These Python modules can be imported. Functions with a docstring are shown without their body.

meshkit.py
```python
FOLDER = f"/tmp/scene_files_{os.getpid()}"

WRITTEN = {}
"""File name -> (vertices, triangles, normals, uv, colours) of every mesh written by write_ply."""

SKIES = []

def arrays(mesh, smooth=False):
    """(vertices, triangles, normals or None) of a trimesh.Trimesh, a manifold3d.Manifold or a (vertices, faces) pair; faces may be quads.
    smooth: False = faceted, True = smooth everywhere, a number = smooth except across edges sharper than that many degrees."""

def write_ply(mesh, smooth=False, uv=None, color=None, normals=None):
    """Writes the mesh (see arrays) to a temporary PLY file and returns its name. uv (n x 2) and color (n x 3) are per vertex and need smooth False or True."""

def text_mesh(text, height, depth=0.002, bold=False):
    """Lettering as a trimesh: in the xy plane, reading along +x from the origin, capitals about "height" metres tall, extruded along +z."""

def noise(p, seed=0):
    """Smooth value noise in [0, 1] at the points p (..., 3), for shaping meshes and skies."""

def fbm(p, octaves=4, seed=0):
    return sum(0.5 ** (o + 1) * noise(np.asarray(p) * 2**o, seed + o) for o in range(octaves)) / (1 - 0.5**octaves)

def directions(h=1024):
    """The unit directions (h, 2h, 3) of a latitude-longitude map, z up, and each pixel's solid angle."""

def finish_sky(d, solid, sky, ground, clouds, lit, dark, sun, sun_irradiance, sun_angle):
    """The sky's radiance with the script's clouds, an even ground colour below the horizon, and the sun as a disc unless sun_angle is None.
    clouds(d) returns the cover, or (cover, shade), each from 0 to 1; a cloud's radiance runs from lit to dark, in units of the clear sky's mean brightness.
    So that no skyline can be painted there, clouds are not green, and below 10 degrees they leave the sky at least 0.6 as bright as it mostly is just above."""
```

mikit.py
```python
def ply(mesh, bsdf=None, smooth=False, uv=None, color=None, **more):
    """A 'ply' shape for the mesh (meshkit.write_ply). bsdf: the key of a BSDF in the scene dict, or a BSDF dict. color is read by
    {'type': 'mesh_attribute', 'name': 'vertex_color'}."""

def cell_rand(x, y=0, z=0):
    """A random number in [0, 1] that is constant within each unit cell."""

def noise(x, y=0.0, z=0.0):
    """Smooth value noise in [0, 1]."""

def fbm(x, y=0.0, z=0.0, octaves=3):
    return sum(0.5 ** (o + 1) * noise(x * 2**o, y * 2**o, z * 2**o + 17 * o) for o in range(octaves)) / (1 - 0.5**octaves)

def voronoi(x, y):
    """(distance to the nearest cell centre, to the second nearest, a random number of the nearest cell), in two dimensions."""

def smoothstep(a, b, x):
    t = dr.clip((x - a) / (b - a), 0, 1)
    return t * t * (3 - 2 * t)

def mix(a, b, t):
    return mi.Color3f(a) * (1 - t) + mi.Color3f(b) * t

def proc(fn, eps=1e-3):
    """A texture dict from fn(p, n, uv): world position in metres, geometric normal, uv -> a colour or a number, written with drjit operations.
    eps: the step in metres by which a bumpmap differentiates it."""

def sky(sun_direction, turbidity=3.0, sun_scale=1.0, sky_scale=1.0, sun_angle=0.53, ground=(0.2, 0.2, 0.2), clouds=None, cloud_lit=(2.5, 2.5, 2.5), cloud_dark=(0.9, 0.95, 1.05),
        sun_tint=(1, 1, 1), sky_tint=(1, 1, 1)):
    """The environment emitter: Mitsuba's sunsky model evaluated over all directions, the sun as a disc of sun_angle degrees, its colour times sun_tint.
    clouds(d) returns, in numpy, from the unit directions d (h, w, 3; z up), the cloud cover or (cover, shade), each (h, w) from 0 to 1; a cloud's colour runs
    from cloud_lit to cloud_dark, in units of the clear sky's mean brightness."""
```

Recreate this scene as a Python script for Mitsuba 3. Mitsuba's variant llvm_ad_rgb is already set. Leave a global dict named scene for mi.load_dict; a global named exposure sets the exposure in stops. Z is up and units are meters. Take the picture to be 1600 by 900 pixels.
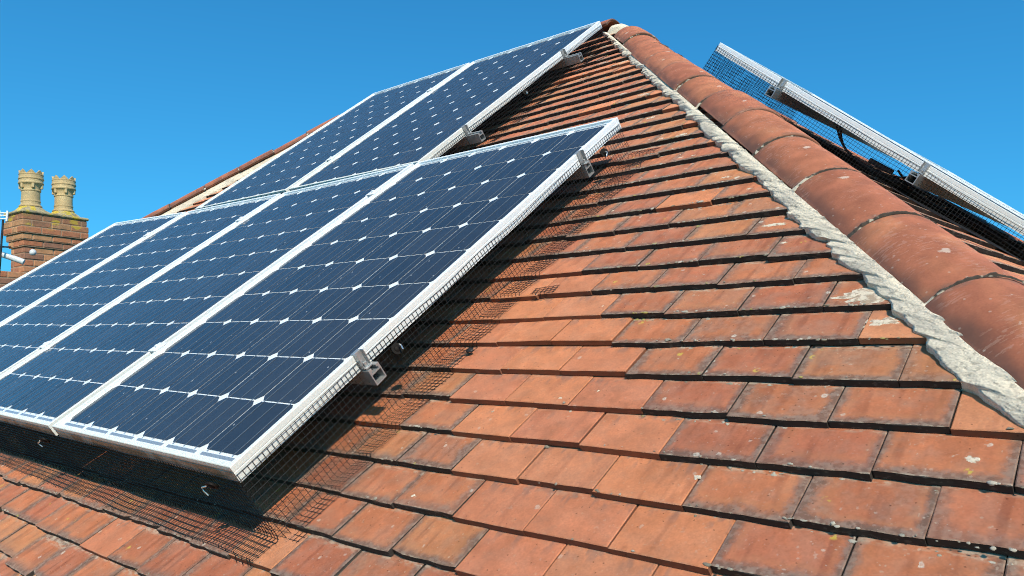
import math, random
import numpy as np
import trimesh
import drjit as dr
import mitsuba as mi
import mikit, meshkit
from mikit import noise, fbm, voronoi, cell_rand, smoothstep, mix

T4 = mi.ScalarTransform4f
random.seed(7)
rng = np.random.default_rng(7)

# ------------------------------------------------------------------ camera, sky, exposure
PITCH = math.radians(40)
CP, SP = math.cos(PITCH), math.sin(PITCH)
CAM = np.array([1.8788, -1.2723, 0.0165])
FWD = np.array([-0.6611, 0.7440, 0.0969])
UPV = np.array([0.0550, -0.0808, 0.9952])
SUN = [0.585, -0.497, 0.640]
exposure = 1.8
scene = {
    "type": "scene",
    "camera": {
        "type": "perspective", "fov_axis": "x", "fov": 2 * math.degrees(math.atan(800 / 1194.0)),
        "to_world": T4().look_at(origin=CAM.tolist(), target=(CAM + FWD).tolist(), up=UPV.tolist()),
        "near_clip": 0.02, "far_clip": 2000.0,
    },
    "sky_light": mikit.sky(SUN, turbidity=4, sun_tint=(0.95, 1.0, 1.09), sky_tint=(0.24, 1.10, 1.48), ground=(0.12, 0.12, 0.11)),
}
labels = {}

# ------------------------------------------------------------------ frames of reference
# front roof face: x along the courses, y up the slope, z out of the face; origin on the tail of a reference course
RF = np.array([[1, 0, 0], [0, CP, -SP], [0, SP, CP]], float)          # columns: the axes in world
HIPX = 1.81                                                           # hip line: x = HIPX - CP * y
RIDGE_Y, LEFT_RIDGE_X = 3.02, -3.16
HIP_O = RF @ np.array([HIPX, 0, 0])
RR = np.stack([np.array([0, 1.0, 0]), np.array([-CP, 0, SP]), np.array([SP, 0, CP])], 1)   # right face axes


def rotvec(v):
    v = np.asarray(v, float)
    a = np.linalg.norm(v)
    if a < 1e-12:
        return np.eye(3)
    k = v / a
    K = np.array([[0, -k[2], k[1]], [k[2], 0, -k[0]], [-k[1], k[0], 0]])
    return np.eye(3) + math.sin(a) * K + (1 - math.cos(a)) * K @ K


HIPDIR = RF @ np.array([CP, -1, 0.])
RR = rotvec(HIPDIR / np.linalg.norm(HIPDIR) * .066) @ RR              # this face falls a little more steeply away from the hip


def front(p):
    return np.asarray(p, float) @ RF.T


def right(p):
    return (np.asarray(p, float) - np.array([-HIPX, 0, 0])) @ RR.T + HIP_O


def mat4(R, t):
    m = np.eye(4)
    m[:3, :3] = R
    m[:3, 3] = t
    return m


FRONT4 = mat4(RF, [0, 0, 0])
RIGHT4 = mat4(RR, HIP_O - RR @ np.array([-HIPX, 0, 0]))


# ------------------------------------------------------------------ entries
def key_for(name):
    k, n = name, 0
    while k in scene or k in labels:
        n += 1
        k = f"{name}_{n:03d}"
    return k


def tag(key, label=None, category=None, group=None, kind=None):
    d = labels.setdefault(key, {})
    for a, b in (("label", label), ("category", category), ("group", group), ("kind", kind)):
        if b:
            d[a] = b
    return key


def thing(name, label, category, group=None, kind=None):
    return tag(key_for(name), label, category, group, kind)


def put(name, mesh, bsdf, parent=None, smooth=False, kind=None, uv=None, m4=None, shape=None):
    k = key_for(name if parent is None else parent + "__" + name)
    d = dict(shape) if shape is not None else mikit.ply(mesh, bsdf, smooth=smooth, uv=uv)
    if m4 is not None:
        d["to_world"] = T4(np.asarray(m4).tolist())
    scene[k] = d
    if kind:
        tag(k, kind=kind)
    return k


class Soup:
    """Collects vertices and triangles (with uv)."""

    def __init__(self):
        self.v, self.f, self.uv, self.n = [], [], [], 0

    def add(self, v, f, uv=None):
        v = np.asarray(v, float)
        f = np.asarray(f, int)
        if f.shape[1] == 4:
            f = np.vstack([f[:, [0, 1, 2]], f[:, [0, 2, 3]]])
        self.v.append(v)
        self.f.append(f + self.n)
        self.uv.append(np.zeros((len(v), 2)) if uv is None else uv)
        self.n += len(v)
        return self

    def mesh(self, fn=None):
        v = np.vstack(self.v)
        if fn is not None:
            v = fn(v)
        return trimesh.Trimesh(v, np.vstack(self.f), process=False)

    def uvs(self):
        return np.vstack(self.uv)


BOXF = np.array([[0, 3, 2, 1], [4, 5, 6, 7], [0, 1, 5, 4], [1, 2, 6, 5], [2, 3, 7, 6], [3, 0, 4, 7]])


def box_v(x0, x1, y0, y1, z0, z1):
    return np.array([[x0, y0, z0], [x1, y0, z0], [x1, y1, z0], [x0, y1, z0], [x0, y0, z1], [x1, y0, z1], [x1, y1, z1], [x0, y1, z1]], float)


def bev_box(x0, x1, y0, y1, z0, z1, b=0.002):
    """Box with chamfered edges (convex hull)."""
    pts = []
    for sx in (0, 1):
        for sy in (0, 1):
            for sz in (0, 1):
                c = np.array([(x0, x1)[sx], (y0, y1)[sy], (z0, z1)[sz]])
                s = np.array([1 - 2 * sx, 1 - 2 * sy, 1 - 2 * sz]) * b
                for k in range(3):
                    q = c + s
                    q[k] = c[k]
                    pts.append(q)
    return trimesh.convex.convex_hull(np.array(pts))


def tube(points, r, sides=6, closed_ends=True):
    p = np.asarray(points, float)
    t = np.gradient(p, axis=0)
    t /= np.linalg.norm(t, axis=1, keepdims=True) + 1e-12
    a = np.cross(t, [0.31, 0.17, 0.93])
    a /= np.linalg.norm(a, axis=1, keepdims=True) + 1e-12
    b = np.cross(t, a)
    an = np.arange(sides) * 2 * np.pi / sides
    rr = np.broadcast_to(r, (len(p),))
    v = (p[:, None] + rr[:, None, None] * (np.cos(an)[None, :, None] * a[:, None] + np.sin(an)[None, :, None] * b[:, None])).reshape(-1, 3)
    i, j = np.meshgrid(np.arange(len(p) - 1), np.arange(sides), indexing="ij")
    q = np.stack([i * sides + j, i * sides + (j + 1) % sides, (i + 1) * sides + (j + 1) % sides, (i + 1) * sides + j], -1).reshape(-1, 4)
    f = np.vstack([q[:, [0, 1, 2]], q[:, [0, 2, 3]]])
    if closed_ends:
        n = len(v)
        v = np.vstack([v, p[:1], p[-1:]])
        k = np.arange(sides)
        e0 = np.stack([np.full(sides, n), (k + 1) % sides, k], 1)
        o = (len(p) - 1) * sides
        e1 = np.stack([np.full(sides, n + 1), o + k, o + (k + 1) % sides], 1)
        f = np.vstack([f, e0, e1])
    return v, f


def lathe(profile, n=40, mod=None):
    pr = np.asarray(profile, float)
    an = np.arange(n) * 2 * np.pi / n
    v = np.stack([pr[:, None, 0] * np.cos(an), pr[:, None, 0] * np.sin(an), np.repeat(pr[:, 1:2], n, 1)], -1)
    if mod is not None:
        v = mod(v, an)
    m = len(pr)
    i, j = np.meshgrid(np.arange(m - 1), np.arange(n), indexing="ij")
    q = np.stack([i * n + j, i * n + (j + 1) % n, (i + 1) * n + (j + 1) % n, (i + 1) * n + j], -1).reshape(-1, 4)
    return v.reshape(-1, 3), q


# ------------------------------------------------------------------ materials
def C(r, g, b):
    return mi.Color3f(r, g, b)


def tile_color(p, n, uv):
    ident = dr.floor(uv.x)
    lu = uv.x - ident - 0.5
    cls = dr.floor(uv.y)
    lv = uv.y - cls - 0.3
    r1, r2, r3 = cell_rand(ident, 3, 1), cell_rand(ident, 5, 2), cell_rand(ident, 7, 3)
    r4, r5 = cell_rand(ident, 9, 4), cell_rand(ident, 11, 5)
    sx, sy = lu + r1 * 7.0, lv + r2 * 5.0
    old = cls < 0.5
    # fired clay body
    a = mix(C(.445, .153, .074), C(.385, .125, .068), smoothstep(.25, .8, r3))
    a = mix(a, C(.45, .175, .080), smoothstep(.72, .95, r4))
    b = mix(C(.52, .190, .090), C(.475, .168, .090), r3)
    b = mix(b, C(.49, .188, .098), smoothstep(.7, .9, r4))
    b = dr.select(cls > 1.5, mix(C(.52, .212, .105), C(.50, .190, .10), r3), b)
    base = dr.select(old, a, b)
    cloud = fbm(sx * 28, sy * 28, r5 * 9, 3)
    base = base * (0.74 + 0.52 * cloud)
    base = mix(base, C(.30, .235, .19), dr.select(old, .20, .10) * smoothstep(.35, .75, fbm(sx * 40 + 3, sy * 40, r3 * 7, 3)))
    streak = fbm(sx * 70, sy * 11, r4 * 9, 3)
    base = mix(base, base * C(.62, .58, .62), dr.select(old, .6, .45 * smoothstep(.45, .8, r2)) * smoothstep(.5, .75, streak))
    grain = noise(sx * 420, sy * 420, 1.5)
    grain2 = noise(sx * 190, sy * 190, 7.5)
    base = base * (0.78 + 0.28 * grain + 0.16 * grain2)
    # dark weathered margins of the old tiles, wider at the tail
    wob = (fbm(sx * 48, sy * 48, r1 * 5, 3) - .5) * .014 + (fbm(sx * 230, sy * 230, .5, 2) - .5) * .009
    dl, drr = .0825 + lu, .0825 - lu
    side = dr.minimum(dl * (1.1 - .6 * r2) + .002 * r4, drr * (.6 + .7 * r3))
    d = dr.minimum(side, dr.abs(lv) * (.55 + .5 * r5))
    d = dr.minimum(d, (.107 - lv) * (1.5 + 1.5 * r4))
    dirt = (1 - smoothstep(.003, .0185, d + wob)) * (.62 + .38 * smoothstep(.1, .5, r5 + .3 * cloud))
    dirtc = mix(C(.100, .080, .068), C(.205, .170, .145), smoothstep(.3, .72, fbm(sx * 150, sy * 150, 2.0, 3)))
    heavy = smoothstep(.86, .97, r1) * .55
    base = mix(base, dirtc, dr.select(old, dr.clip(dirt + heavy * smoothstep(.35, .7, cloud), 0, 1) * .76, 0.0))
    halo = smoothstep(.012, .018, d + wob) * (1 - smoothstep(.018, .028, d + wob))
    base = mix(base, C(.42, .20, .10), dr.select(old, halo * .32 * r4, 0.0))
    # thin grime at the head of newer tiles
    newd = (1 - smoothstep(0., .05, (.105 - lv) + wob * .8)) * smoothstep(.5, .7, fbm(sx * 90, sy * 40, r2, 2))
    base = mix(base, C(.16, .12, .11), dr.select(old, 0.0, newd * .55))
    # lichen: small pale specks and a few ring spots
    spk = smoothstep(.66, .80, noise(sx * 300, sy * 300, 4.5)) * smoothstep(.45, .70, fbm(sx * 75, sy * 75, 8.5, 2)) + .7 * smoothstep(.80, .9, noise(sx * 150, sy * 150, 6.5))
    base = mix(base, C(.52, .46, .38), dr.minimum(spk, 1) * dr.select(old, .40, .22))
    f2, _, w2 = voronoi(sx * 34 + wob * 20, sy * 34)
    spot = (1 - smoothstep(.05, .17, f2 + (.97 - w2) * 2.2 + (noise(sx * 260, sy * 260, 2.5) - .5) * .16)) * smoothstep(.90, .92, w2)
    ring = .55 + .45 * smoothstep(.05, .14, f2)
    base = mix(base, C(.62, .58, .50), spot * ring * dr.select(old, .68, .40))
    f3, _, w3 = voronoi(sx * 60 + 9, sy * 60 + 4)
    pit = (1 - smoothstep(.03, .12, f3)) * smoothstep(.82, .88, w3)
    base = base * (1 - .55 * pit)
    yl, _, wy = voronoi(sx * 24 + 3, sy * 24 + 8)
    yel = (1 - smoothstep(.08, .2, yl)) * smoothstep(.955, .965, wy) * smoothstep(.4, .6, noise(sx * 230, sy * 230, 3.))
    base = mix(base, C(.50, .38, .07), dr.select(old, yel * .8, 0.0))
    # tail (front) face: soot-black on old tiles, raw brown clay on the newer ones
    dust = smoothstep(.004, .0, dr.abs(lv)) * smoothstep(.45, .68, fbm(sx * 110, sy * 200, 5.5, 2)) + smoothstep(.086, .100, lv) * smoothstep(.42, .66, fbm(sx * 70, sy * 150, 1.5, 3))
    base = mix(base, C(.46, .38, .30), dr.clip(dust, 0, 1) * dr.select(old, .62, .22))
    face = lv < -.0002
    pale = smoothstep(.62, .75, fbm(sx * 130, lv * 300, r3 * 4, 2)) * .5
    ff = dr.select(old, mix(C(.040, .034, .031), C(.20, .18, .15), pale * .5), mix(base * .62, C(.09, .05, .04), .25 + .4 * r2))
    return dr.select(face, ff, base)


def tile_bump(p, n, uv):
    return noise(p.x * 620, p.y * 620, p.z * 620) * .00035 + fbm(p.x * 90, p.y * 90, p.z * 90, 3) * .0013


def hip_color(p, n, uv):
    ident = dr.floor(uv.x)
    lu = uv.x - ident - .5          # metres along the tile
    lv = uv.y                       # angle round the tile
    r1, r2, r3 = cell_rand(ident, 3, 1), cell_rand(ident, 5, 2), cell_rand(ident, 7, 3)
    sx, sy = lu + 3 * r1, lv * .12 + 3 * r2
    base = mix(C(.375, .130, .066), C(.325, .107, .059), r3)
    base = mix(base, C(.44, .170, .085), smoothstep(.5, .8, fbm(sx * 11, sy * 16, r1 * 5, 3)) * .7)
    base = base * (.70 + .60 * fbm(sx * 26, sy * 26, 2., 4))
    base = base * (.88 + .24 * noise(sx * 400, sy * 400, .5))
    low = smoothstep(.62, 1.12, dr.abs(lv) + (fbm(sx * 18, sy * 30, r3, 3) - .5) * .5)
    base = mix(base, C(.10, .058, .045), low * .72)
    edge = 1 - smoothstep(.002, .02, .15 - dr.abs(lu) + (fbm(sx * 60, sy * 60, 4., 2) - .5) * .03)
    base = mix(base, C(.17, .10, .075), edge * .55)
    scuff = smoothstep(.58, .76, fbm(sx * 330, sy * 90, 9., 2)) * smoothstep(.48, .68, fbm(sx * 14, sy * 14, 5., 2))
    base = mix(base, C(.52, .34, .27), scuff * .22)
    f1, _, w1 = voronoi(sx * 80, sy * 80)
    base = mix(base, C(.55, .47, .38), (1 - smoothstep(.10, .22, f1)) * smoothstep(.92, .94, w1) * .35)
    f2, _, w2 = voronoi(sx * 20, sy * 20)
    spl = (1 - smoothstep(.10, .22, f2 + (noise(sx * 150, sy * 150, 3.) - .5) * .25)) * smoothstep(.93, .945, w2)
    return mix(base, C(.60, .50, .42), spl * .6)


def mortar_color(p, n, uv):
    a = fbm(p.x * 9, p.y * 9, p.z * 9, 3)
    b = fbm(p.x * 70, p.y * 70, p.z * 70, 3)
    c = mix(C(.68, .585, .46), C(.55, .475, .385), smoothstep(.38, .66, a))
    c = mix(c, C(.72, .62, .49), smoothstep(.55, .75, b) * .6)
    c = c * (1 - .35 * smoothstep(.60, .74, fbm(p.x * 130 + 5, p.y * 130, p.z * 130, 3)))
    return c * (.80 + .40 * noise(p.x * 420, p.y * 420, p.z * 420))


def mortar_bump(p, n, uv):
    return fbm(p.x * 60, p.y * 60, p.z * 60, 4) * .0035 + noise(p.x * 420, p.y * 420, p.z * 420) * .0013


def joint_color(p, n, uv):
    a = fbm(p.x * 60, p.y * 60, p.z * 60, 3)
    return mix(C(.075, .060, .05), C(.58, .51, .41), smoothstep(.52, .66, a + uv.y))


def cell_tone(shift):
    return lambda p, n, uv: cell_color(p, n, uv) * shift


def cell_color(p, n, uv):
    d = fbm(p.x * 2.3, p.y * 2.3, p.z * 2.3, 2)
    f1, _, w1 = voronoi(p.x * 30 + p.z * 11, p.y * 30)
    spot = (1 - smoothstep(.04, .09, f1)) * smoothstep(.93, .95, w1)
    c = mix(C(.010, .012, .020), C(.015, .018, .028), d)
    c = mix(c, C(.25, .24, .22), .055 + .03 * fbm(p.x * 40, p.y * 40, p.z * 40, 2))
    return mix(c, C(.5, .5, .5), spot * .6)


def frame_color(p, n, uv):
    a = fbm(p.x * 14, p.y * 14, p.z * 14, 3)
    c = mix(C(.78, .82, .88), C(.72, .76, .82), a)
    # dirt that settles along the lower edge of each panel
    low = smoothstep(.0, 1., uv.y)
    grime = smoothstep(.35, .62, fbm(p.x * 30, p.y * 30, p.z * 30, 3))
    c = mix(c, C(.62, .59, .46), low * .55)
    return mix(c, C(.11, .10, .065), low * smoothstep(.5, 1., uv.x) * (.72 + .26 * grime))


def brick_color(p, n, uv):
    r1, r2 = cell_rand(dr.floor(uv.x), 2, 1), cell_rand(dr.floor(uv.x), 6, 3)
    c = mix(C(.44, .17, .09), C(.50, .26, .135), smoothstep(.35, .75, r1))
    c = mix(c, C(.30, .15, .10), smoothstep(.7, .9, r2))
    top = smoothstep(1.42, 1.62, p.z + (fbm(p.x * 14, p.y * 14, p.z * 14, 2) - .5) * .3)
    c = c * (.7 + .6 * fbm(p.x * 26, p.y * 26, p.z * 26, 3))
    c = mix(c, C(.19, .13, .085), top * .55)
    f, _, w = voronoi(p.x * 7 + p.y * 9, p.z * 13)
    li = (1 - smoothstep(.25, .5, f + (noise(p.x * 50, p.y * 50, p.z * 50) - .5) * .3)) * smoothstep(.68, .74, w) * smoothstep(1.45, 1.55, p.z)
    return mix(c, C(.52, .38, .05), li * .8)


def flaunch_color(p, n, uv):
    a = fbm(p.x * 16, p.y * 16, p.z * 16, 3)
    c = mix(C(.40, .33, .20), C(.24, .20, .13), smoothstep(.35, .65, a))
    b = fbm(p.x * 11 + 4, p.y * 11, p.z * 11, 3)
    return mix(c, C(.55, .40, .05), smoothstep(.52, .62, b) * .85)


def pot_color(p, n, uv):
    a = fbm(p.x * 4, p.y * 4, p.z * 5, 2)
    c = mix(C(.57, .43, .23), C(.48, .35, .18), smoothstep(.3, .7, a))
    return mix(c, C(.30, .24, .13), smoothstep(.60, .80, fbm(p.x * 5, p.y * 5, p.z * 9, 2)) * .4)


def ground_color(p, n, uv):
    return mix(C(.06, .09, .03), C(.10, .11, .045), fbm(p.x * .6, p.y * .6, 1., 3))


P = mikit.proc


def mat(key, color, rough=.85, spec=.3, metallic=0., bump=None, eps=1e-3, **kw):
    col = P(color) if callable(color) else {"type": "rgb", "value": list(color)}
    b = {"type": "principled", "base_color": col, "roughness": rough, "specular": spec, "metallic": metallic, **kw}
    if bump is not None:
        b = {"type": "bumpmap", "arbitrary": P(bump, eps), "scale": 1.0, "bsdf": b}
    scene[key] = {"type": "twosided", "bsdf": b}


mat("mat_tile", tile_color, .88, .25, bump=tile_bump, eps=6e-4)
mat("mat_hip", hip_color, .62, .35)
mat("mat_mortar", mortar_color, .95, .15, bump=mortar_bump, eps=1e-3)
def splash_color(p, n, uv):
    a = fbm(p.x * 160, p.y * 160, p.z * 160, 3)
    return mix(C(.62, .53, .42), C(.36, .27, .20), smoothstep(.42, .66, a))


def crust_color(p, n, uv):
    a = fbm(p.x * 25, p.y * 25, p.z * 25, 2)
    c = mix(C(.42, .38, .32), C(.20, .18, .14), smoothstep(.35, .65, a))
    return mix(c, C(.40, .33, .10), smoothstep(.66, .72, a) * .8)


mat("mat_splash", splash_color, .95, .1)
mat("mat_crust", crust_color, .95, .1)
mat("mat_joint", joint_color, .95, .15)
for i_, sh_ in enumerate((.90, 1.0, 1.12)):
    mat(f"mat_cell_{i_}", cell_tone(sh_), .06, .5)
mat("mat_backsheet", (.74, .77, .80), .12, .5)
mat("mat_busbar", (.115, .145, .19), .15, .4)
mat("mat_ribbon", (.21, .25, .30), .15, .5)
mat("mat_frame", frame_color, .38, .5)
mat("mat_clamp", (.70, .72, .75), .4, .5)
mat("mat_alu", (.43, .44, .45), .36, .5, metallic=.6)
mat("mat_steel", (.82, .82, .80), .22, .5, metallic=.9)
mat("mat_under", (.05, .05, .055), .6, .3)
mat("mat_wire", (.010, .010, .011), .5, .35)
mat("mat_black", (.020, .019, .021), .5, .4)
mat("mat_disc", (.010, .008, .0075), .6, .12)
mat("mat_board", (.030, .026, .024), .95, .1)
mat("mat_brick", brick_color, .9, .2)
mat("mat_flaunch", flaunch_color, .95, .1)
mat("mat_pot", pot_color, .6, .35)
mat("mat_pipe", (.62, .64, .66), .45, .4)
mat("mat_brickmortar", (.36, .25, .17), .95, .1)
mat("mat_wall", (.36, .17, .11), .95, .1)
mat("mat_ground", ground_color, .95, .1)
mat("mat_whitebox", (.8, .8, .8), .5, .4)

# ------------------------------------------------------------------ setting below
gv = np.array([[-400, -400, -6.5], [400, -400, -6.5], [400, 400, -6.5], [-400, 400, -6.5]], float)
put("ground", trimesh.Trimesh(gv, [[0, 1, 2], [0, 2, 3]], process=False), "mat_ground")
tag("ground", "green garden ground far below the roofs", kind="structure")

# ------------------------------------------------------------------ the tiled roof
ROOF = thing("tiled_roof", "hipped roof of red clay plain tiles under the solar panels", "roof")
EAVES_Y = -2.4
DROP = 0.0150           # step of one course over the next
TH = 0.0142             # tile thickness
GAUGE = 0.0985
SLOPE = DROP / GAUGE


def sag(x, y):
    """Unevenness of the old roof."""
    return (meshkit.fbm(np.stack([x * .9, y * .9, 0 * x], -1), 3, seed=5) - .5) * .016 * np.clip(1 - 0 * x, 0, 1) + .03 * np.clip((y - 2.45) / .5, 0, 1) ** 1.5


APEX_R = CP * RIDGE_Y - HIPX          # apex on the right-hand face, which is a triangular hip end


def deck_corners(eaves, z):
    A, B = front([LEFT_RIDGE_X - CP * (RIDGE_Y - eaves), eaves, z]), front([HIPX - CP * eaves, eaves, z])
    c, d = front([HIPX - CP * RIDGE_Y, RIDGE_Y, z]), front([LEFT_RIDGE_X, RIDGE_Y, z])
    bk = right([APEX_R + CP * (RIDGE_Y - eaves), eaves, z])
    fk = A + (bk - B)
    return np.array([A, B, c, d, bk, fk])


dv = deck_corners(EAVES_Y, -.045)
put("roof_deck", trimesh.Trimesh(dv, [[0, 1, 2], [0, 2, 3], [1, 4, 2], [4, 5, 3], [4, 3, 2], [5, 0, 3]], process=False), "mat_board", ROOF)
w0 = deck_corners(EAVES_Y + .35, -.06)[[0, 1, 4, 5]]
w1 = w0.copy()
w1[:, 2] = -6.5
wv = np.vstack([w0, w1])
put("wall", trimesh.Trimesh(wv, [[4 + i, 4 + (i + 1) % 4, (i + 1) % 4] for i in range(4)] + [[4 + i, (i + 1) % 4, i] for i in range(4)], process=False), "mat_wall", ROOF)


def clip_poly(poly, a, b, c):
    """Keep a*x + b*y <= c."""
    out = []
    for i in range(len(poly)):
        p, q = poly[i], poly[(i + 1) % len(poly)]
        dp, dq = a * p[0] + b * p[1] - c, a * q[0] + b * q[1] - c
        if dp <= 0:
            out.append(p)
        if dp * dq < 0:
            t = dp / (dp - dq)
            out.append((p[0] + (q[0] - p[0]) * t, p[1] + (q[1] - p[1]) * t))
    return out


def slab(poly, th, bev, rough_tail=None):
    """Thin slab over a convex polygon in tile coordinates (u, v); returns v, f, uv-local with front faces marked by v < 0."""
    p = np.array(poly, float)
    n = len(p)
    c = p.mean(0)
    e = np.roll(p, -1, 0) - p
    nrm = np.stack([e[:, 1], -e[:, 0]], 1)
    nrm /= np.linalg.norm(nrm, axis=1, keepdims=True) + 1e-9
    mit = nrm + np.roll(nrm, 1, 0)
    mit /= np.maximum((mit * nrm).sum(1, keepdims=True), .35)
    ins = p - mit * bev
    zb = 0 * p[:, 0]
    if rough_tail is not None:
        zb = rough_tail
    top = np.c_[ins, np.zeros(n)]
    mid = np.c_[p, -bev * .8 + zb]
    bot = np.c_[p, np.full(n, -th)]
    k = np.arange(n)
    kn = (k + 1) % n
    V = [np.vstack([[np.r_[c, 0]], top]), np.vstack([top, mid]), np.vstack([mid, bot])]
    F = [np.stack([np.zeros(n, int), 1 + k, 1 + kn], 1)]
    quad = np.stack([n + k, n + kn, kn, k], 1)
    q2 = np.vstack([quad[:, [0, 1, 2]], quad[:, [0, 2, 3]]])
    F += [q2, q2]
    out_v, out_f, out_uv, base = [], [], [], 0
    for i, (v, f) in enumerate(zip(V, F)):
        uvl = v[:, :2].copy()
        if i == 2:
            uvl[:, 1] = np.minimum(uvl[:, 1], 0) * 0 + np.where(v[:, 2] < -th + 1e-6, -.011, -.0006)
        out_v.append(v)
        out_f.append(f + base)
        out_uv.append(uvl)
        base += len(v)
    return np.vstack(out_v), np.vstack(out_f), np.vstack(out_uv)


def in_new_patch(x, k):
    """The band of newer tiles that runs diagonally down the face; k counts courses."""
    hi = 1.046 - .0795 * k
    lo = {0: .56, -1: .638, -2: .709, -3: .789, -4: .86, -5: .935, 1: .40, 2: .38, 3: .42, 4: .44}.get(k)
    if lo is None:
        lo = .935 - .08 * (k + 5) if k < -5 else 9
    return lo < x < hi


tile_id = 0


def make_tile(x, y, w, cls, clip=None, length=.165, amp=1.0, detail=True, frame=front, sagf=sag):
    """One plain tile whose tail is centred at (x, y) of its roof face."""
    global tile_id
    tile_id += 1
    g = random.gauss
    dy, dz, rz = g(0, .0022) * amp, abs(g(0, .0009)) * amp, g(0, .006) * amp
    tx, ty = g(0, .006) * amp, g(0, .010) * amp
    if random.random() < .06:
        dy -= random.uniform(.004, .011)
        dz += .002
    h = w / 2 - .0009
    nseg = 5 if detail else 1
    xs = np.linspace(-h, h, nseg + 1)
    old = cls == 0
    wear = .0020 if old else .0006
    poly = [(a, random.uniform(-wear, wear) if detail else 0.) for a in xs]
    if detail and old and random.random() < .25:
        i_ = random.choice((0, -1))
        poly[i_] = (poly[i_][0], random.uniform(.003, .007))
    poly += [(h, length), (-h, length)]
    if clip is not None:
        a, b, c = clip
        poly = clip_poly(poly, a, b, c - a * x - b * (y + dy))
        if len(poly) < 3:
            return None
        pp = np.array(poly)
        if pp[:, 1].min() > .09 or np.ptp(pp[:, 0]) < .012:
            return None
    v, f, uvl = slab(poly, TH + random.uniform(-.0006, .0010), .0016)
    ca, sa = math.cos(rz), math.sin(rz)
    X = x + v[:, 0] * ca - v[:, 1] * sa
    Y = y + dy + v[:, 0] * sa + v[:, 1] * ca
    Z = v[:, 2] - SLOPE * v[:, 1] + dz + tx * v[:, 0] + ty * .3 * v[:, 1]
    Z = Z + sagf(np.full(len(X), x), np.full(len(X), y))
    uv = np.stack([tile_id + .5 + uvl[:, 0], cls + .3 + uvl[:, 1]], 1)
    return frame(np.stack([X, Y, Z], 1)), f, uv


def course_xs(k, x0, x1):
    ph = 1.046 - .0825 * k + .0825
    i0, i1 = math.floor((x0 - ph) / .165), math.ceil((x1 - ph) / .165)
    return [ph + .165 * i for i in range(i0, i1 + 1)]


fx = 1194.0 / 800
RGT = np.cross(FWD, UPV)


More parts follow.
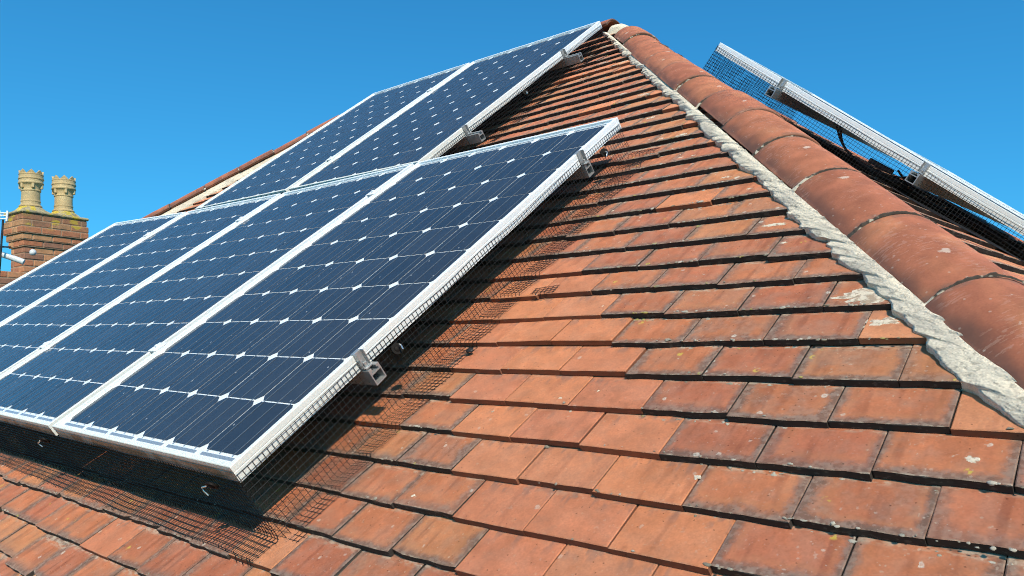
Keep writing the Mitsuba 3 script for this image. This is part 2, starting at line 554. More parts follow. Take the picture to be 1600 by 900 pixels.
def seen_area(v):
    d = v - CAM
    z = d @ FWD
    if z.min() < .05:
        return 0
    px, py = fx * (d @ RGT) / z, fx * (d @ UPV) / z
    if px.max() < -1.02 or px.min() > 1.02 or py.max() < -.58 or py.min() > .58:
        return 0
    return np.ptp(px) * np.ptp(py)


HIPN = math.hypot(1, CP)
cand, hidden = [], Soup()
for k in range(-20, 31):
    y = GAUGE * k
    if y > 2.92:
        continue
    xr, xl = HIPX - CP * y, LEFT_RIDGE_X - CP * (RIDGE_Y - y)
    for x in course_xs(k, xl - .1, xr + .1):
        cls = 1 if in_new_patch(x, k) else 0
        if cls == 0 and x < 1.05 and y < 2.6 and random.random() < .05:
            cls = 1
        near_hip = x + .12 > xr - .13 - .08
        if near_hip and random.random() < .42 and x + .03 > xr - .19:
            cls = 2
        if k == -6 and abs(x - .43) < .09:
            cls = 2
        clip = None
        if x + .1 > xr - .07 - CP * .17:
            clip = (1, CP, HIPX - .055)
        elif x - .1 < xl + .15 + CP * .17:
            clip = (-1, CP, -(LEFT_RIDGE_X - CP * RIDGE_Y) - .055)
        under = (y < 1.05 and x < .40 and y > -.40) or (1.05 <= y < 2.78 and -2.35 < x < -.56)
        t = make_tile(x, y, .165, cls, clip, length=.165, detail=not under)
        if t is None:
            continue
        a = 0 if under else seen_area(t[0])
        if k == -6 and x > -1.7 and x < .47:
            pass
        cand.append((a, t))
order = sorted(range(len(cand)), key=lambda i: -cand[i][0])
shown = set(i for i in order[:300] if cand[i][0] > 0)
for i, (a, t) in enumerate(cand):
    if i in shown:
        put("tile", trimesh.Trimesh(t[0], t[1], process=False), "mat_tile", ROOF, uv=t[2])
    else:
        hidden.add(*t)
# the right-hand face, seen edge-on behind the hip
for k in range(-14, 30):
    y = GAUGE * k
    xh = -(HIPX - CP * y)
    xk = APEX_R + CP * (RIDGE_Y - y)
    for x in course_xs(k, xh - .1, xk + .1):
        clip = (-1, CP, HIPX - .055) if x - .1 < xh + .2 else ((1, CP, APEX_R + CP * RIDGE_Y - .055) if x + .1 > xk - .2 else None)
        t = make_tile(x, y, .165, 0, clip, detail=False, frame=right, sagf=lambda a, b: 0 * a)
        if t is not None:
            hidden.add(*t)
put("tile_field", hidden.mesh(), "mat_tile", ROOF, uv=hidden.uvs(), kind="stuff")

# ------------------------------------------------------------------ hip and ridge tiles
HB = np.array([0, -SP, CP]) + np.array([SP, 0, CP])
HDIR = RF @ np.array([CP, -1, 0.])
HDIR /= np.linalg.norm(HDIR)
HB -= HDIR * (HB @ HDIR)
HB /= np.linalg.norm(HB)
HS = np.cross(HDIR, HB)
HS *= np.sign(HS[0])
HIP_R = .120
A0 = RF @ np.array([1.824, 0, 0]) - .104 * HB
AD = HDIR - .006 * HB - .007 * HS
AD /= np.linalg.norm(AD)


def half_round(start, d, up, R, length, amax, ident, th=.014, n=22):
    s = np.cross(d, up)
    s /= np.linalg.norm(s)
    u2 = np.cross(s, d)
    an = np.linspace(-amax, amax, n + 1)
    rings = [(0.0, R - .003), (.003, R), (length * .5, R + .0012), (length - .003, R), (length, R - .003), (length, R - th), (0.0, R - th), (0.0, R - .003)]
    V, UV = [], []
    for (l, rr) in rings:
        wob = 1 + .006 * np.sin(an * 2 + ident)
        V.append(start + d * l + rr * wob[:, None] * (np.sin(an)[:, None] * s + np.cos(an)[:, None] * u2))
        UV.append(np.stack([np.full(n + 1, ident + .5 + l - length / 2), an], 1))
    V, UV = np.vstack(V), np.vstack(UV)
    m = n + 1
    F = []
    for i in range(len(rings) - 1):
        a = np.arange(n)
        F.append(np.stack([i * m + a, i * m + a + 1, (i + 1) * m + a + 1, (i + 1) * m + a], 1))
    F = np.vstack(F)
    # close the two long edges
    e = []
    for c in (0, n):
        e.append([0 * m + c, 2 * m + c, 5 * m + c, 6 * m + c])
        e.append([2 * m + c, 4 * m + c, 5 * m + c, 5 * m + c])
    F = np.vstack([F, e])
    return V, F, UV


joints = Soup()


def joint_ring(at, d, up, R, amax, seed):
    """Mortar squeezed out of a joint between two half-round tiles."""
    s = np.cross(d, up)
    s /= np.linalg.norm(s)
    u2 = np.cross(s, d)
    n = 60
    an = np.linspace(-amax, amax, n + 1)
    q = np.stack([an * 9, 0 * an + seed * 3.1, 0 * an], -1)
    low = np.clip((np.abs(an) - .55) / .5, 0, 1)
    wdt = .0018 + .002 * np.clip(meshkit.fbm(q, 3, seed) * 2 - .5, 0, 1) + .008 * low * meshkit.noise(q, seed + 1)
    rise = -.0055 + .007 * meshkit.fbm(q * 1.7 + 5, 3, seed)
    V = []
    for (o, rr) in ((-1, -.006), (-.5, .3), (.5, .3), (1, -.006)):
        rad = R + (rise if abs(rr - .3) < .01 else rr)
        V.append(at + d * (o * wdt)[:, None] + np.broadcast_to(rad, an.shape)[:, None] * (np.sin(an)[:, None] * s + np.cos(an)[:, None] * u2))
    m = n + 1
    a = np.arange(n)
    F = np.vstack([np.stack([i * m + a, i * m + a + 1, (i + 1) * m + a + 1, (i + 1) * m + a], 1) for i in range(3)])
    joints.add(np.vstack(V), F, np.stack([0 * np.tile(an, 4), np.tile(-.09 + .30 * low * (np.sin(an * 3 + seed * 2.1) > -.6), 4)], 1))


hid = 0


def run_of_tiles(name, start, d, up, R, count, length=.30, amax=1.04):
    global hid
    p = np.array(start, float)
    for i in range(count):
        hid += 1
        jit = np.cross(d, up) * random.gauss(0, .0045) + up * random.gauss(0, .0045)
        dd = d + np.cross(d, up) * random.gauss(0, .006) + up * random.gauss(0, .005)
        dd /= np.linalg.norm(dd)
        V, F, UV = half_round(p + jit, dd, up, R * random.uniform(.975, 1.02), length - .005, amax, hid)
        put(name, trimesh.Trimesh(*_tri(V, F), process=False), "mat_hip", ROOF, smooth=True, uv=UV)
        p = p + d * length
        joint_ring(p - d * .0025, d, up, R + .0015, amax, hid)


def _tri(v, f):
    f = np.asarray(f)
    f = np.vstack([f[:, [0, 1, 2]], f[:, [0, 2, 3]]])
    ok = (f[:, 0] != f[:, 1]) & (f[:, 1] != f[:, 2]) & (f[:, 0] != f[:, 2])
    return v, f[ok]


# right hip: from the apex down past the camera
TOPY = 3.0
hip_top = A0 - AD * (TOPY / abs((RF.T @ AD)[1]))
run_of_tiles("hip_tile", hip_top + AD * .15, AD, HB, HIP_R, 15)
# ridge, running left from the apex
ridge_c = front([HIPX - CP * RIDGE_Y, RIDGE_Y, 0]) + np.array([0, 0, -.045])
run_of_tiles("ridge_tile", ridge_c + np.array([-.015, 0, -.012]), np.array([-1., 0, 0]), np.array([0, 0, 1.]), HIP_R, 8)
lump = trimesh.creation.icosphere(4, .085)
lump.vertices *= 1 + (meshkit.fbm(lump.vertices * 28, 4, 3)[:, None] - .5) * .22
lump.apply_translation(ridge_c + np.array([.02, -.02, -.022]))
put("apex_mortar", lump, "mat_mortar", ROOF, smooth=True)
# left hip
LDIR = RF @ np.array([-CP, -1, 0.])
LDIR /= np.linalg.norm(LDIR)
LB = np.array([0, -SP, CP]) + np.array([-SP, 0, CP])
LB -= LDIR * (LB @ LDIR)
LB /= np.linalg.norm(LB)
left_top = front([LEFT_RIDGE_X, RIDGE_Y, 0]) - .06 * LB
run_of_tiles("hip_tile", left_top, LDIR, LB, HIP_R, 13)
# the far hip of the right-hand face
BDIR = RR @ np.array([CP, -1, 0.])
BDIR /= np.linalg.norm(BDIR)
BB = RR @ np.array([.33, .25, .9])
BB -= BDIR * (BB @ BDIR)
BB /= np.linalg.norm(BB)
run_of_tiles("hip_tile", right([APEX_R, RIDGE_Y, 0]) - .125 * BB + BDIR * .25, BDIR, BB, HIP_R, 13)
put("joint_mortar", joints.mesh(), "mat_joint", ROOF, kind="stuff", uv=joints.uvs())


# mortar fillet between tiles and hip tiles
def mortar_strip(edge_x, foot, y0, y1, side, seed, n=900, m=14, depth_in=.9):
    """Strip from the tiles (s=0) up to the hip tiles (s=1). edge_x(y): front-plane x of its lower edge."""
    ys = np.linspace(y0, y1, n)
    s = np.r_[0, np.linspace(.02, 1, m - 1)]
    Y, S = np.meshgrid(ys, s, indexing="ij")
    q = np.stack([Y * 7, S * 0, 0 * Y], -1)
    jag = (meshkit.fbm(q * 2.0, 5, seed) - .5) * .036 + (meshkit.noise(np.stack([Y * 60, 0 * Y, 0 * Y], -1), seed + 3) - .5) * .012
    X0 = edge_x(Y) + side * jag
    fx_, fy, fz = foot(Y)
    X = X0 + (fx_ - X0) * S
    YY = Y + (fy - Y) * S
    Z = .0015 + (fz - .0015) * S
    Z = np.where(S < .001, -.019, Z)                       # its thin edge dips under the tiles' faces
    lift = .004 * np.sin(np.pi * np.clip(S, 0, 1)) * (S > .001)
    qq = np.stack([Y * 11, S * 2.0, 0 * Y], -1)
    rough = ((meshkit.fbm(qq, 4, seed + 9) - .5) * .0050 + (meshkit.fbm(np.stack([Y * 40, S * 5, 0 * Y], -1), 3, seed + 2) - .5) * .0026) * np.sin(np.pi * np.clip(S * .92 + .06, 0, 1))
    spike = np.clip(meshkit.noise(np.stack([Y * 70, S * 0, 0 * Y], -1), seed + 5) - .55, 0, 1) * .010 * np.clip((S - .7) / .3, 0, 1)
    Z = Z + lift + rough + spike
    Z = Z + sag(X, Y) * (1 - S)
    V = np.stack([X, YY, Z], -1).reshape(-1, 3)
    i, j = np.meshgrid(np.arange(n - 1), np.arange(m - 1), indexing="ij")
    F = np.stack([i * m + j, (i + 1) * m + j, (i + 1) * m + j + 1, i * m + j + 1], -1).reshape(-1, 4)
    return V, F


def right_foot(Y):
    t = (TOPY - Y) / abs((RF.T @ AD)[1])
    s_ = np.cross(AD, HB)
    s_ = s_ / np.linalg.norm(s_)
    u2 = np.cross(s_, AD)
    sg = 1 if s_ @ RF[:, 0] > 0 else -1
    off = (HIP_R + .0015) * (-sg * math.sin(1.03) * s_ + math.cos(1.03) * u2)
    Pl = (hip_top + t[..., None] * AD + off) @ RF
    return Pl[..., 0], Pl[..., 1], Pl[..., 2]


V, F = mortar_strip(lambda y: 1.634 - .744 * y, right_foot, -1.3, 2.985, 1, 3, n=1500, m=18)
put("mortar_bedding", trimesh.Trimesh(front(V), np.vstack([F[:, [0, 1, 2]], F[:, [0, 2, 3]]]), process=False), "mat_mortar", ROOF, smooth=True)


def left_foot(Y):
    x = LEFT_RIDGE_X - CP * (RIDGE_Y - Y)
    return x + .035, Y - .02, 0 * Y + .035


V, F = mortar_strip(lambda y: LEFT_RIDGE_X - CP * (RIDGE_Y - y) + .20, left_foot, -.6, 3.0, -1, 21)
put("mortar_bedding", trimesh.Trimesh(front(V), np.vstack([F[:, [0, 2, 1]], F[:, [0, 3, 2]]]), process=False), "mat_mortar", ROOF, smooth=True)


# right-hand face: mortar along the hip (mirror image)
def rmir(v):
    return right(np.asarray(v) * np.array([-1, 1, 1]))


V, F = mortar_strip(lambda y: 1.632 - .766 * y, lambda Y: (HIPX - CP * Y - .07, Y - .02, 0 * Y + .02), -.6, 2.985, 1, 31, n=400, m=10)
put("mortar_bedding", trimesh.Trimesh(rmir(V), np.vstack([F[:, [0, 2, 1]], F[:, [0, 3, 2]]]), process=False), "mat_mortar", ROOF, smooth=True)

# dabs and smears of mortar left on the tiles by the hip
dabs = Soup()


def dab(x, y, rx, ry, h, seed):
    n, m = 44, 5
    an = np.arange(n) * 2 * np.pi / n
    rad = 1 + (meshkit.fbm(np.stack([np.cos(an) * 2.6 + seed, np.sin(an) * 2.6, 0 * an], -1), 4, seed) - .5) * 1.7
    V = []
    for i in range(m):
        t = i / (m - 1)
        z = h * (1 - t ** 2.5) - .001
        V.append(np.stack([x + rx * rad * t * np.cos(an), y + ry * rad * t * np.sin(an), np.full(n, z)], 1))
    V = np.vstack(V)
    kk = np.round((V[:, 1]) / GAUGE - .5)
    k0 = math.floor(y / GAUGE)
    V[:, 2] += -SLOPE * (V[:, 1] - k0 * GAUGE) + sag(np.array([x]), np.array([y]))[0] + .0012
    i, j = np.meshgrid(np.arange(m - 1), np.arange(n), indexing="ij")
    F = np.stack([i * n + j, (i + 1) * n + j, (i + 1) * n + (j + 1) % n, i * n + (j + 1) % n], -1).reshape(-1, 4)
    dabs.add(V, F)


dab(1.490, .158, .030, .020, .0025, 1)
dab(1.455, .232, .060, .030, .003, 2)
dab(1.395, .168, .022, .012, .0012, 5)
dab(1.655, -.150, .011, .009, .0015, 3)
for i in range(20):
    yy = random.uniform(.3, 2.8)
    x_ = 1.632 - .766 * yy - random.uniform(.0, .10)
    k0 = math.floor(yy / GAUGE)
    yy = k0 * GAUGE + random.uniform(.02, .075)
    dab(x_, yy, random.uniform(.006, .028), random.uniform(.005, .012), .002, 10 + i)
for i in range(40):
    yy = random.uniform(-.9, 2.3)
    x_ = random.uniform(.62, 1.6 - .766 * yy) if 1.6 - .766 * yy > .62 else 1.5 - .766 * yy
    k0 = math.floor(yy / GAUGE)
    yy = k0 * GAUGE + random.uniform(.015, .08)
    s_ = random.uniform(.003, .007)
    dab(x_, yy, s_, s_ * .8, .0008, 70 + i)
put("mortar_splash", dabs.mesh(front), "mat_splash", ROOF, smooth=True, kind="stuff")

crumbs = Soup()
ICO = trimesh.creation.icosphere(1, 1.0)
for i in range(4200):
    k = random.randint(-9, 28)
    y0 = GAUGE * k
    x_ = random.uniform(-1.9, HIPX - .766 * y0 - .19) if k < -4 else random.uniform(-.4 if k > 12 else .58, HIPX - .766 * y0 - .19)
    if in_new_patch(x_, k) and random.random() < .85:
        continue
    if meshkit.noise(np.array([[x_ * 5, y0 * 7, 1.]]))[0] < random.uniform(.30, .75):
        continue
    r_ = abs(random.gauss(0, .0010)) + .0007
    v = ICO.vertices * [r_ * random.uniform(1., 2.6), r_ * random.uniform(.8, 1.4), r_ * random.uniform(.5, .9)]
    v = v * (1 + (meshkit.noise(ICO.vertices * 2.5 + i, 2)[:, None] - .5) * .8)
    lo = random.random()
    yy, zz = (y0 + random.uniform(-.001, .004), .0012) if lo < .6 else (y0 + random.uniform(-.010, -.002), -DROP + .0008)
    crumbs.add(v + [x_, yy, zz + sag(np.array([x_]), np.array([y0]))[0]], ICO.faces)
put("lichen_crust", crumbs.mesh(front), "mat_crust", ROOF, smooth=True, kind="stuff")

# ------------------------------------------------------------------ solar panels
PW, PL_, PITCHC = .988, 1.650, .158
FT, FH = .008, .040       # frame top above the cells, frame height


def frame_profile():
    # (inwards from the outer face, z)
    return [(0.0, FT - .0012), (.0012, FT), (.0105, FT), (.0115, FT - .001), (.0115, -.003), (.009, -.006), (.0022, -.006), (.0022, FT - FH + .002),
            (.024, FT - FH + .002), (.024, FT - FH), (0.0, FT - FH), (0.0, FT - .0165), (.0009, FT - .0158), (.0009, FT - .0142), (0.0, FT - .0135)]


def frame_sides():
    pr = np.array(frame_profile())
    n = len(pr)
    out = []
    hx, hy = PW / 2, PL_ / 2
    for side in range(4):
        V, UV = [], []
        for e in (-1, 1):
            o, z = pr[:, 0], pr[:, 1]
            if side in (0, 2):                       # bottom and top rails run along x
                sy = -1 if side == 0 else 1
                y = sy * (hy - o)
                x = e * (hx - o)
            else:
                sx = 1 if side == 1 else -1
                x = sx * (hx - o)
                y = e * (hy - o)
            V.append(np.stack([x, y, z], 1))
        V = np.vstack(V)
        a = np.arange(n)
        b = (a + 1) % n
        F = np.stack([a, b, n + b, n + a], 1)
        if side in (1, 2):
            F = F[:, ::-1]
        # face by face with own vertices: flat shading, own uv
        soup = Soup()
        for q in F:
            vv = V[q]
            nn = np.cross(vv[1] - vv[0], vv[2] - vv[0])
            front_face = side == 0 and abs(nn[1]) > abs(nn[2])
            uv = np.zeros((4, 2))
            uv[:, 1] = .95 if side == 0 else np.clip((-vv[:, 1] - (hy - .05)) / .05, 0, 1) * .8
            uv[:, 0] = np.clip((FT - .004 - vv[:, 2]) / .010, 0, 1) if (side == 0) else 0
            soup.add(vv, [[0, 1, 2, 3]], uv)
        out.append(soup)
    return out


FRAME = Soup()
for sd in frame_sides():
    FRAME.add(np.vstack(sd.v), np.vstack(sd.f), sd.uvs())
FRAME_SHAPE = mikit.ply(FRAME.mesh(), "mat_frame", smooth=False, uv=FRAME.uvs())
BACK_SHAPE = mikit.ply((box_v(-PW / 2 + .008, PW / 2 - .008, -PL_ / 2 + .008, PL_ / 2 - .008, -.0052, -.0012), BOXF), "mat_backsheet")
UNDER_SHAPE = mikit.ply((box_v(-PW / 2 + .004, PW / 2 - .004, -PL_ / 2 + .004, PL_ / 2 - .004, -.0075, -.0056), BOXF), "mat_under")


def cell_mesh():
    h, c = .0769, .0150
    p = [(-h + c, -h), (h - c, -h), (h, -h + c), (h, h - c), (h - c, h), (-h + c, h), (-h, h - c), (-h, -h + c)]
    n = 8
    v = np.array([(a, b, 0.) for a, b in p] + [(a, b, -.0010) for a, b in p])
    f = [[0, i, i + 1] for i in range(1, 7)]
    for i in range(n):
        j = (i + 1) % n
        f += [[i, n + i, n + j], [i, n + j, j]]
    return v, np.array(f)


CELL_SHAPES = [mikit.ply(cell_mesh(), f"mat_cell_{i_}") for i_ in range(3)]
bus = Soup()
for c in range(6):
    for o in (-.052, 0, .052):
        x = (c - 2.5) * PITCHC + o
        bus.add(box_v(x - .0006, x + .0006, -.5 * 10 * PITCHC - .004, .5 * 10 * PITCHC + .004, .0002, .0011), BOXF)
BUS_SHAPE = mikit.ply(bus.mesh(), "mat_busbar")
rib = Soup()
for sy in (-1, 1):
    for c in range(6):
        x = (c - 2.5) * PITCHC
        y = sy * (5 * PITCHC + .0105)
        rib.add(box_v(x - .066, x + .066, y - .004, y + .004, -.0012, .0004), BOXF)
RIB_SHAPE = mikit.ply(rib.mesh(), "mat_ribbon")
JBOX = bev_box(-.055, .055, .58, .68, -.030, -.008, .003)
JBOX_SHAPE = mikit.ply(JBOX, "mat_black")


def panel(m4, label, cells=True):
    t = thing("solar_panel", label, "solar panel", "solar panels on the roof")
    put("frame", None, None, t, shape=FRAME_SHAPE, m4=m4)
    put("backsheet", None, None, t, shape=BACK_SHAPE, m4=m4)
    put("underside", None, None, t, shape=UNDER_SHAPE, m4=m4)
    for j in range(10 if cells else 0):
        for i in range(6):
            mm = np.eye(4)
            mm[:3, 3] = [(i - 2.5) * PITCHC, (j - 4.5) * PITCHC, 0]
            # cells sit a hair out of line, as the laminate has slight waves
            tilt = rotvec([rng.normal(0, .0016), rng.normal(0, .0016), 0])
            mm[:3, :3] = tilt
            put("cell", None, None, t, shape=CELL_SHAPES[int(rng.integers(3))], m4=m4 @ mm)
    k = put("busbar", None, None, t, shape=BUS_SHAPE, m4=m4)
    tag(k, kind="stuff")
    k = put("ribbon", None, None, t, shape=RIB_SHAPE, m4=m4)
    tag(k, kind="stuff")
    return t


# lower row: the nearest panel's frame, and a slight bend along the row
P4R = np.array([[.9999, .0114, .0102], [-.0117, .9993, .0346], [-.0098, -.0347, .9994]])
u_, s__, vt_ = np.linalg.svd(P4R)
P4R = u_ @ vt_
P4M = mat4(P4R, [.0016, .3141, .1524])
K0, K1, GAPX = .0102, .00886, .0319
STEP = PW + GAPX


def bend(x):
    dx = min(0., x + .5)
    return K0 * dx + K1 * dx * dx


LOWER = []
for i in range(4):
    xr_, xl_ = PW / 2 - i * STEP, -PW / 2 - i * STEP
    zr, zl = bend(xr_), bend(xl_)
    a = math.atan2(zr - zl, PW)
    m = mat4(rotvec([0, -a, 0]), [(xr_ + xl_) / 2, 0, (zr + zl) / 2])
    LOWER.append(P4M @ m)
UM = np.array([.03028, .00717, -.0083])
UT = np.array([.0096, .0119, -.0052])
o_ = np.array([-.5, PL_ / 2, 0])
UPM = np.eye(4)
UPM[:3, :3] = rotvec(UM)
UPM[:3, 3] = o_ - rotvec(UM) @ o_ + UT
UPPER = []
for i in range(2):
    c = np.array([-PW / 2 - GAPX - PW / 2 - i * (STEP) + .0, PL_ + .008, 0])
    UPPER.append(P4M @ UPM @ mat4(np.eye(3), c))
names = ["solar panel nearest the camera, with bare tiles on its right",
         "second solar panel from the right in the lower row",
         "third solar panel from the right in the lower row",
         "leftmost solar panel of the lower row, near the chimney"]
for m, nm in zip(LOWER, names):
    panel(FRONT4 @ m, nm)
for m, nm in zip(UPPER, ["right solar panel of the upper row, reaching up to the apex", "left solar panel of the upper row, beside the far hip"]):
    panel(FRONT4 @ m, nm)
# the array on the right-hand face
RP_X, RP_Y, RP_Z = -.12, 1.945, .1765
RPT = .047
RPM = mat4(rotvec([RPT, 0, 0]), [RP_X + PW / 2, RP_Y - PL_ / 2, RP_Z - RPT * PL_ / 2 - FT])
panel(RIGHT4 @ RPM, "solar panel seen edge-on behind the hip tiles at right")
panel(RIGHT4 @ RPM @ mat4(np.eye(3), [STEP, -.48, 0]), "solar panel behind the edge-on one at right, only its dark underside in view")


def at(M, p):
    """Panel coordinates -> roof-face coordinates."""
    return (M @ np.r_[np.asarray(p, float), 1])[:3]


# ------------------------------------------------------------------ rails and clamps
def rail_mesh(x0, x1, y, ztop, h=.041, w=.034):
    """Hollow aluminium section along x with a slot in its top, open at both ends."""
    yo, t = w / 2, .0028
    outer = [(-yo, -h), (yo, -h), (yo, 0), (.007, 0), (.007, -.006), (.011, -.006), (.011, -.012), (-.011, -.012), (-.011, -.006), (-.007, -.006), (-.007, 0), (-yo, 0)]
    inner = [(-yo + t, -h + t), (yo - t, -h + t), (yo - t, -.0148), (-yo + t, -.0148)]
    from shapely.geometry import Polygon
    pg = Polygon(outer, [inner])
    m = trimesh.creation.extrude_polygon(pg, x1 - x0, engine="earcut")
    v = m.vertices
    m.vertices = np.stack([v[:, 2] + x0, v[:, 0] + y, v[:, 1] + ztop], 1)
    m.invert() if m.volume < 0 else None
    return m


def placed(m, fn):
    m = m.copy()
    m.vertices = fn(m.vertices)
    return m


def zat(M, x, y, z):
    """Roof-face z of the panel plane M (panel z offset) above roof-face x, y."""
    n = M[:3, 2]
    o = M[:3, 3] + n * z
    return o[2] - (n[0] * (x - o[0]) + n[1] * (y - o[1])) / n[2]


def tilted_rail(x0, x1, y, Ma, Mb, fn, label):
    z0, z1 = zat(Mb, x0, y, FT - FH) - .001, zat(Ma, x1, y, FT - FH) - .001
    m = rail_mesh(0, 1, 0, 0)
    v = m.vertices
    x = x0 + (x1 - x0) * v[:, 0]
    m.vertices = fn(np.stack([x, y + v[:, 1], v[:, 2] + z0 + (z1 - z0) * v[:, 0]], 1))
    k = put("mounting_rail", m, "mat_alu")
    tag(k, label, "rail", "mounting rails under the panels")
    return k


def clamp_mesh():
    """End clamp: foot beside the frame, upright and lip over the frame; local x outwards, z up, origin on the frame's top edge."""
    s = Soup()
    parts = [bev_box(-.008, .003, -.011, .011, .0005, .0030, .0005),          # lip
             bev_box(.0012, .0036, -.011, .011, -.038, .0032, .0006),         # upright against the frame
             bev_box(.0036, .015, -.0115, -.0095, -.038, .0030, .0005),       # its two flanges
             bev_box(.0036, .015, .0095, .0115, -.038, .0030, .0005),
             bev_box(.0036, .021, -.011, .011, -.0385, -.0350, .0006)]        # foot
    bolt = trimesh.creation.cylinder(.0050, .010, sections=6)
    bolt.apply_translation([.0105, 0, -.030])
    for p in parts + [bolt]:
        s.add(p.vertices, p.faces)
    return s.mesh()


def end_clamp(M, y_face, fn4, label, left=False):
    """y_face: panel-local y."""
    lm = np.eye(4)
    lm[:3, 3] = [PW / 2, y_face, FT]
    if left:
        lm[:3, :3] = rotvec([0, 0, math.pi])
        lm[:3, 3] = [-PW / 2, y_face, FT]
    k = put("end_clamp", clamp_mesh(), "mat_alu", m4=fn4 @ M @ lm)
    tag(k, label, "clamp", "end clamps on the panel edges")


def mid_clamp(M, y_face, fn4, label, grp="clamps between neighbouring panels"):
    s = Soup()
    pl = bev_box(-GAPX / 2 - .010, GAPX / 2 + .010, -.022, .022, FT + .0005, FT + .0040, .0008)
    s.add(pl.vertices, pl.faces)
    b = trimesh.creation.cylinder(.006, .007, sections=10)
    b.apply_translation([0, 0, FT + .007])
    s.add(b.vertices, b.faces)
    st = bev_box(-GAPX / 2 + .004, GAPX / 2 - .004, -.018, .018, FT - FH + .002, FT + .0005, .0005)
    s.add(st.vertices, st.faces)
    lm = np.eye(4)
    lm[:3, 3] = [-PW / 2 - GAPX / 2, y_face, 0]
    k = put("mid_clamp", s.mesh(), "mat_clamp", m4=fn4 @ M @ lm)
    tag(k, label, "clamp", grp)


ordn = ["nearest", "second", "third"]
for nm, yl, yr in (("lower", -.462, -.150), ("upper", .556, .868)):
    tilted_rail(-3.6, .515, yr, LOWER[0], LOWER[3], front, f"{nm} aluminium rail whose open end sticks out from the nearest panel")
    end_clamp(LOWER[0], yl, FRONT4, f"aluminium clamp on the right edge of the nearest panel, {nm} of its two")
    for i in range(3):
        mid_clamp(LOWER[i], yl, FRONT4, f"{nm} small clamp in the {['first', 'second', 'third'][i]} gap from the right of the lower panel row")
for nm, yr in (("lower", 1.495), ("upper", 2.385)):
    tilted_rail(-2.56, -.385 if nm == "upper" else -.42, yr, UPPER[0], UPPER[1], front, f"{nm} aluminium rail ending beside the upper row's right panel")
    yl = (np.linalg.inv(UPPER[0]) @ np.array([-.47, yr, .13, 1]))[1]
    end_clamp(UPPER[0], yl, FRONT4, f"aluminium clamp on the right edge of the upper row, {nm} of its two")
    mid_clamp(UPPER[0], yl, FRONT4, f"{nm} small clamp between the two panels of the upper row")
for nm, yr in (("upper", 1.58), ("lower", .92)):
    tilted_rail(RP_X - .055, RP_X + 2.06, yr, RPM, RPM, right, f"{nm} dark rail end under the edge-on panel at right")
    end_clamp(RPM, yr - (RP_Y - PL_ / 2), RIGHT4, f"{nm} clamp on the edge-on panel at right", left=True)


# ------------------------------------------------------------------ bird netting
def course_z(y):
    """Height of the tiles' upper face at y (sawtooth), softened."""
    k = np.floor(np.asarray(y) / GAUGE)
    return -SLOPE * (y - k * GAUGE)


def net(path_fn, L, offs, name_label, wire=.0008, pitch=.0130, jitter=.0008, name="bird_mesh", group="bird netting round the panels", lines_extra=None, fn=front, seed=1, skip=None):
    """A wire net: path_fn(s, w) -> 3D (roof face) for s along [0, L] and w along the strip offsets [0, max]."""
    r = np.random.default_rng(seed)
    ns, nw = int(L / pitch), int(offs / pitch)
    S = np.linspace(0, L, ns + 1)
    Wd = np.linspace(0, offs, nw + 1)
    soup = Soup()
    q = lambda a, b: np.stack([a * 6, b * 9 + seed, 0 * a], -1)

    def pos(s, w):
        s, w = np.broadcast_arrays(np.asarray(s, float), np.asarray(w, float))
        p = path_fn(s, w)
        return p + (np.stack([meshkit.noise(q(s, w), 1), meshkit.noise(q(s, w), 2), meshkit.noise(q(s, w), 3)], -1) - .5) * .006

    for s in S:                                   # wires across the strip
        w = np.linspace(0, offs + r.uniform(-.2, .7) * pitch, 2 * nw + 1)
        p = pos(np.full_like(w, s) + np.cumsum(r.normal(0, jitter * .3, len(w))), w)
        soup.add(*tube(p, wire, 4, False))
    fine = np.linspace(-.3 * pitch, L + .4 * pitch, 2 * ns + 1)
    for w in Wd:                                  # wires along the strip
        p = pos(fine, np.full_like(fine, w))
        soup.add(*tube(p, wire, 4, False))
    k = put(name, soup.mesh(fn), "mat_wire")
    tag(k, name_label, "mesh", group)
    return k


def drop_path(M, edge, z_start, flange_out, fl):
    """Path from the frame's side down to the tiles and outwards. edge 'right': runs along panel y; 'front': along panel x."""
    def fn(s, w):
        if edge == "right":
            a = at_many(M, np.stack([np.full_like(s, PW / 2 + .003), s - PL_ / 2, np.full_like(s, z_start)], -1))
            out = np.array([1., 0, 0])
        else:
            a = at_many(M, np.stack([PW / 2 - s, np.full_like(s, -PL_ / 2 - .003), np.full_like(s, z_start)], -1))
            out = np.array([0, -1., 0])
        h = a[..., 2] - .003
        t = np.clip(w / h, 0, 1)
        b = .012
        p = a.copy()
        p[..., 2] = a[..., 2] * (1 - t) + .003 * t
        ex = np.clip(w - h, 0, None)
        p = p + out * (ex + fl * t ** 2)[..., None]
        zt = course_z(p[..., 1]) + .0035 + .004 * np.clip(meshkit.noise(np.stack([s * 11, ex * 30, 0 * s], -1), 4), 0, 1) * (ex > 0)
        p[..., 2] = np.where(ex > 0, zt, np.maximum(p[..., 2], course_z(p[..., 1]) + .003))
        return p
    return fn


def at_many(M, p):
    return p @ M[:3, :3].T + M[:3, 3]


net(drop_path(LOWER[0], "right", -.013, True, .006), PL_ - .01, .205, "black wire netting along the right edge of the nearest panel", seed=1)
front_M = LOWER[0]


def front_path(s, w):
    # along the bottom edge of the lower row, following each panel's own plane
    i = np.clip((s / STEP).astype(int), 0, 3)
    p = np.zeros(s.shape + (3,))
    for k in range(4):
        sel = i == k
        if sel.any():
            p[sel] = drop_path(LOWER[k], "front", -.024, True, .004)(s[sel] - k * STEP, w[sel])
    return p


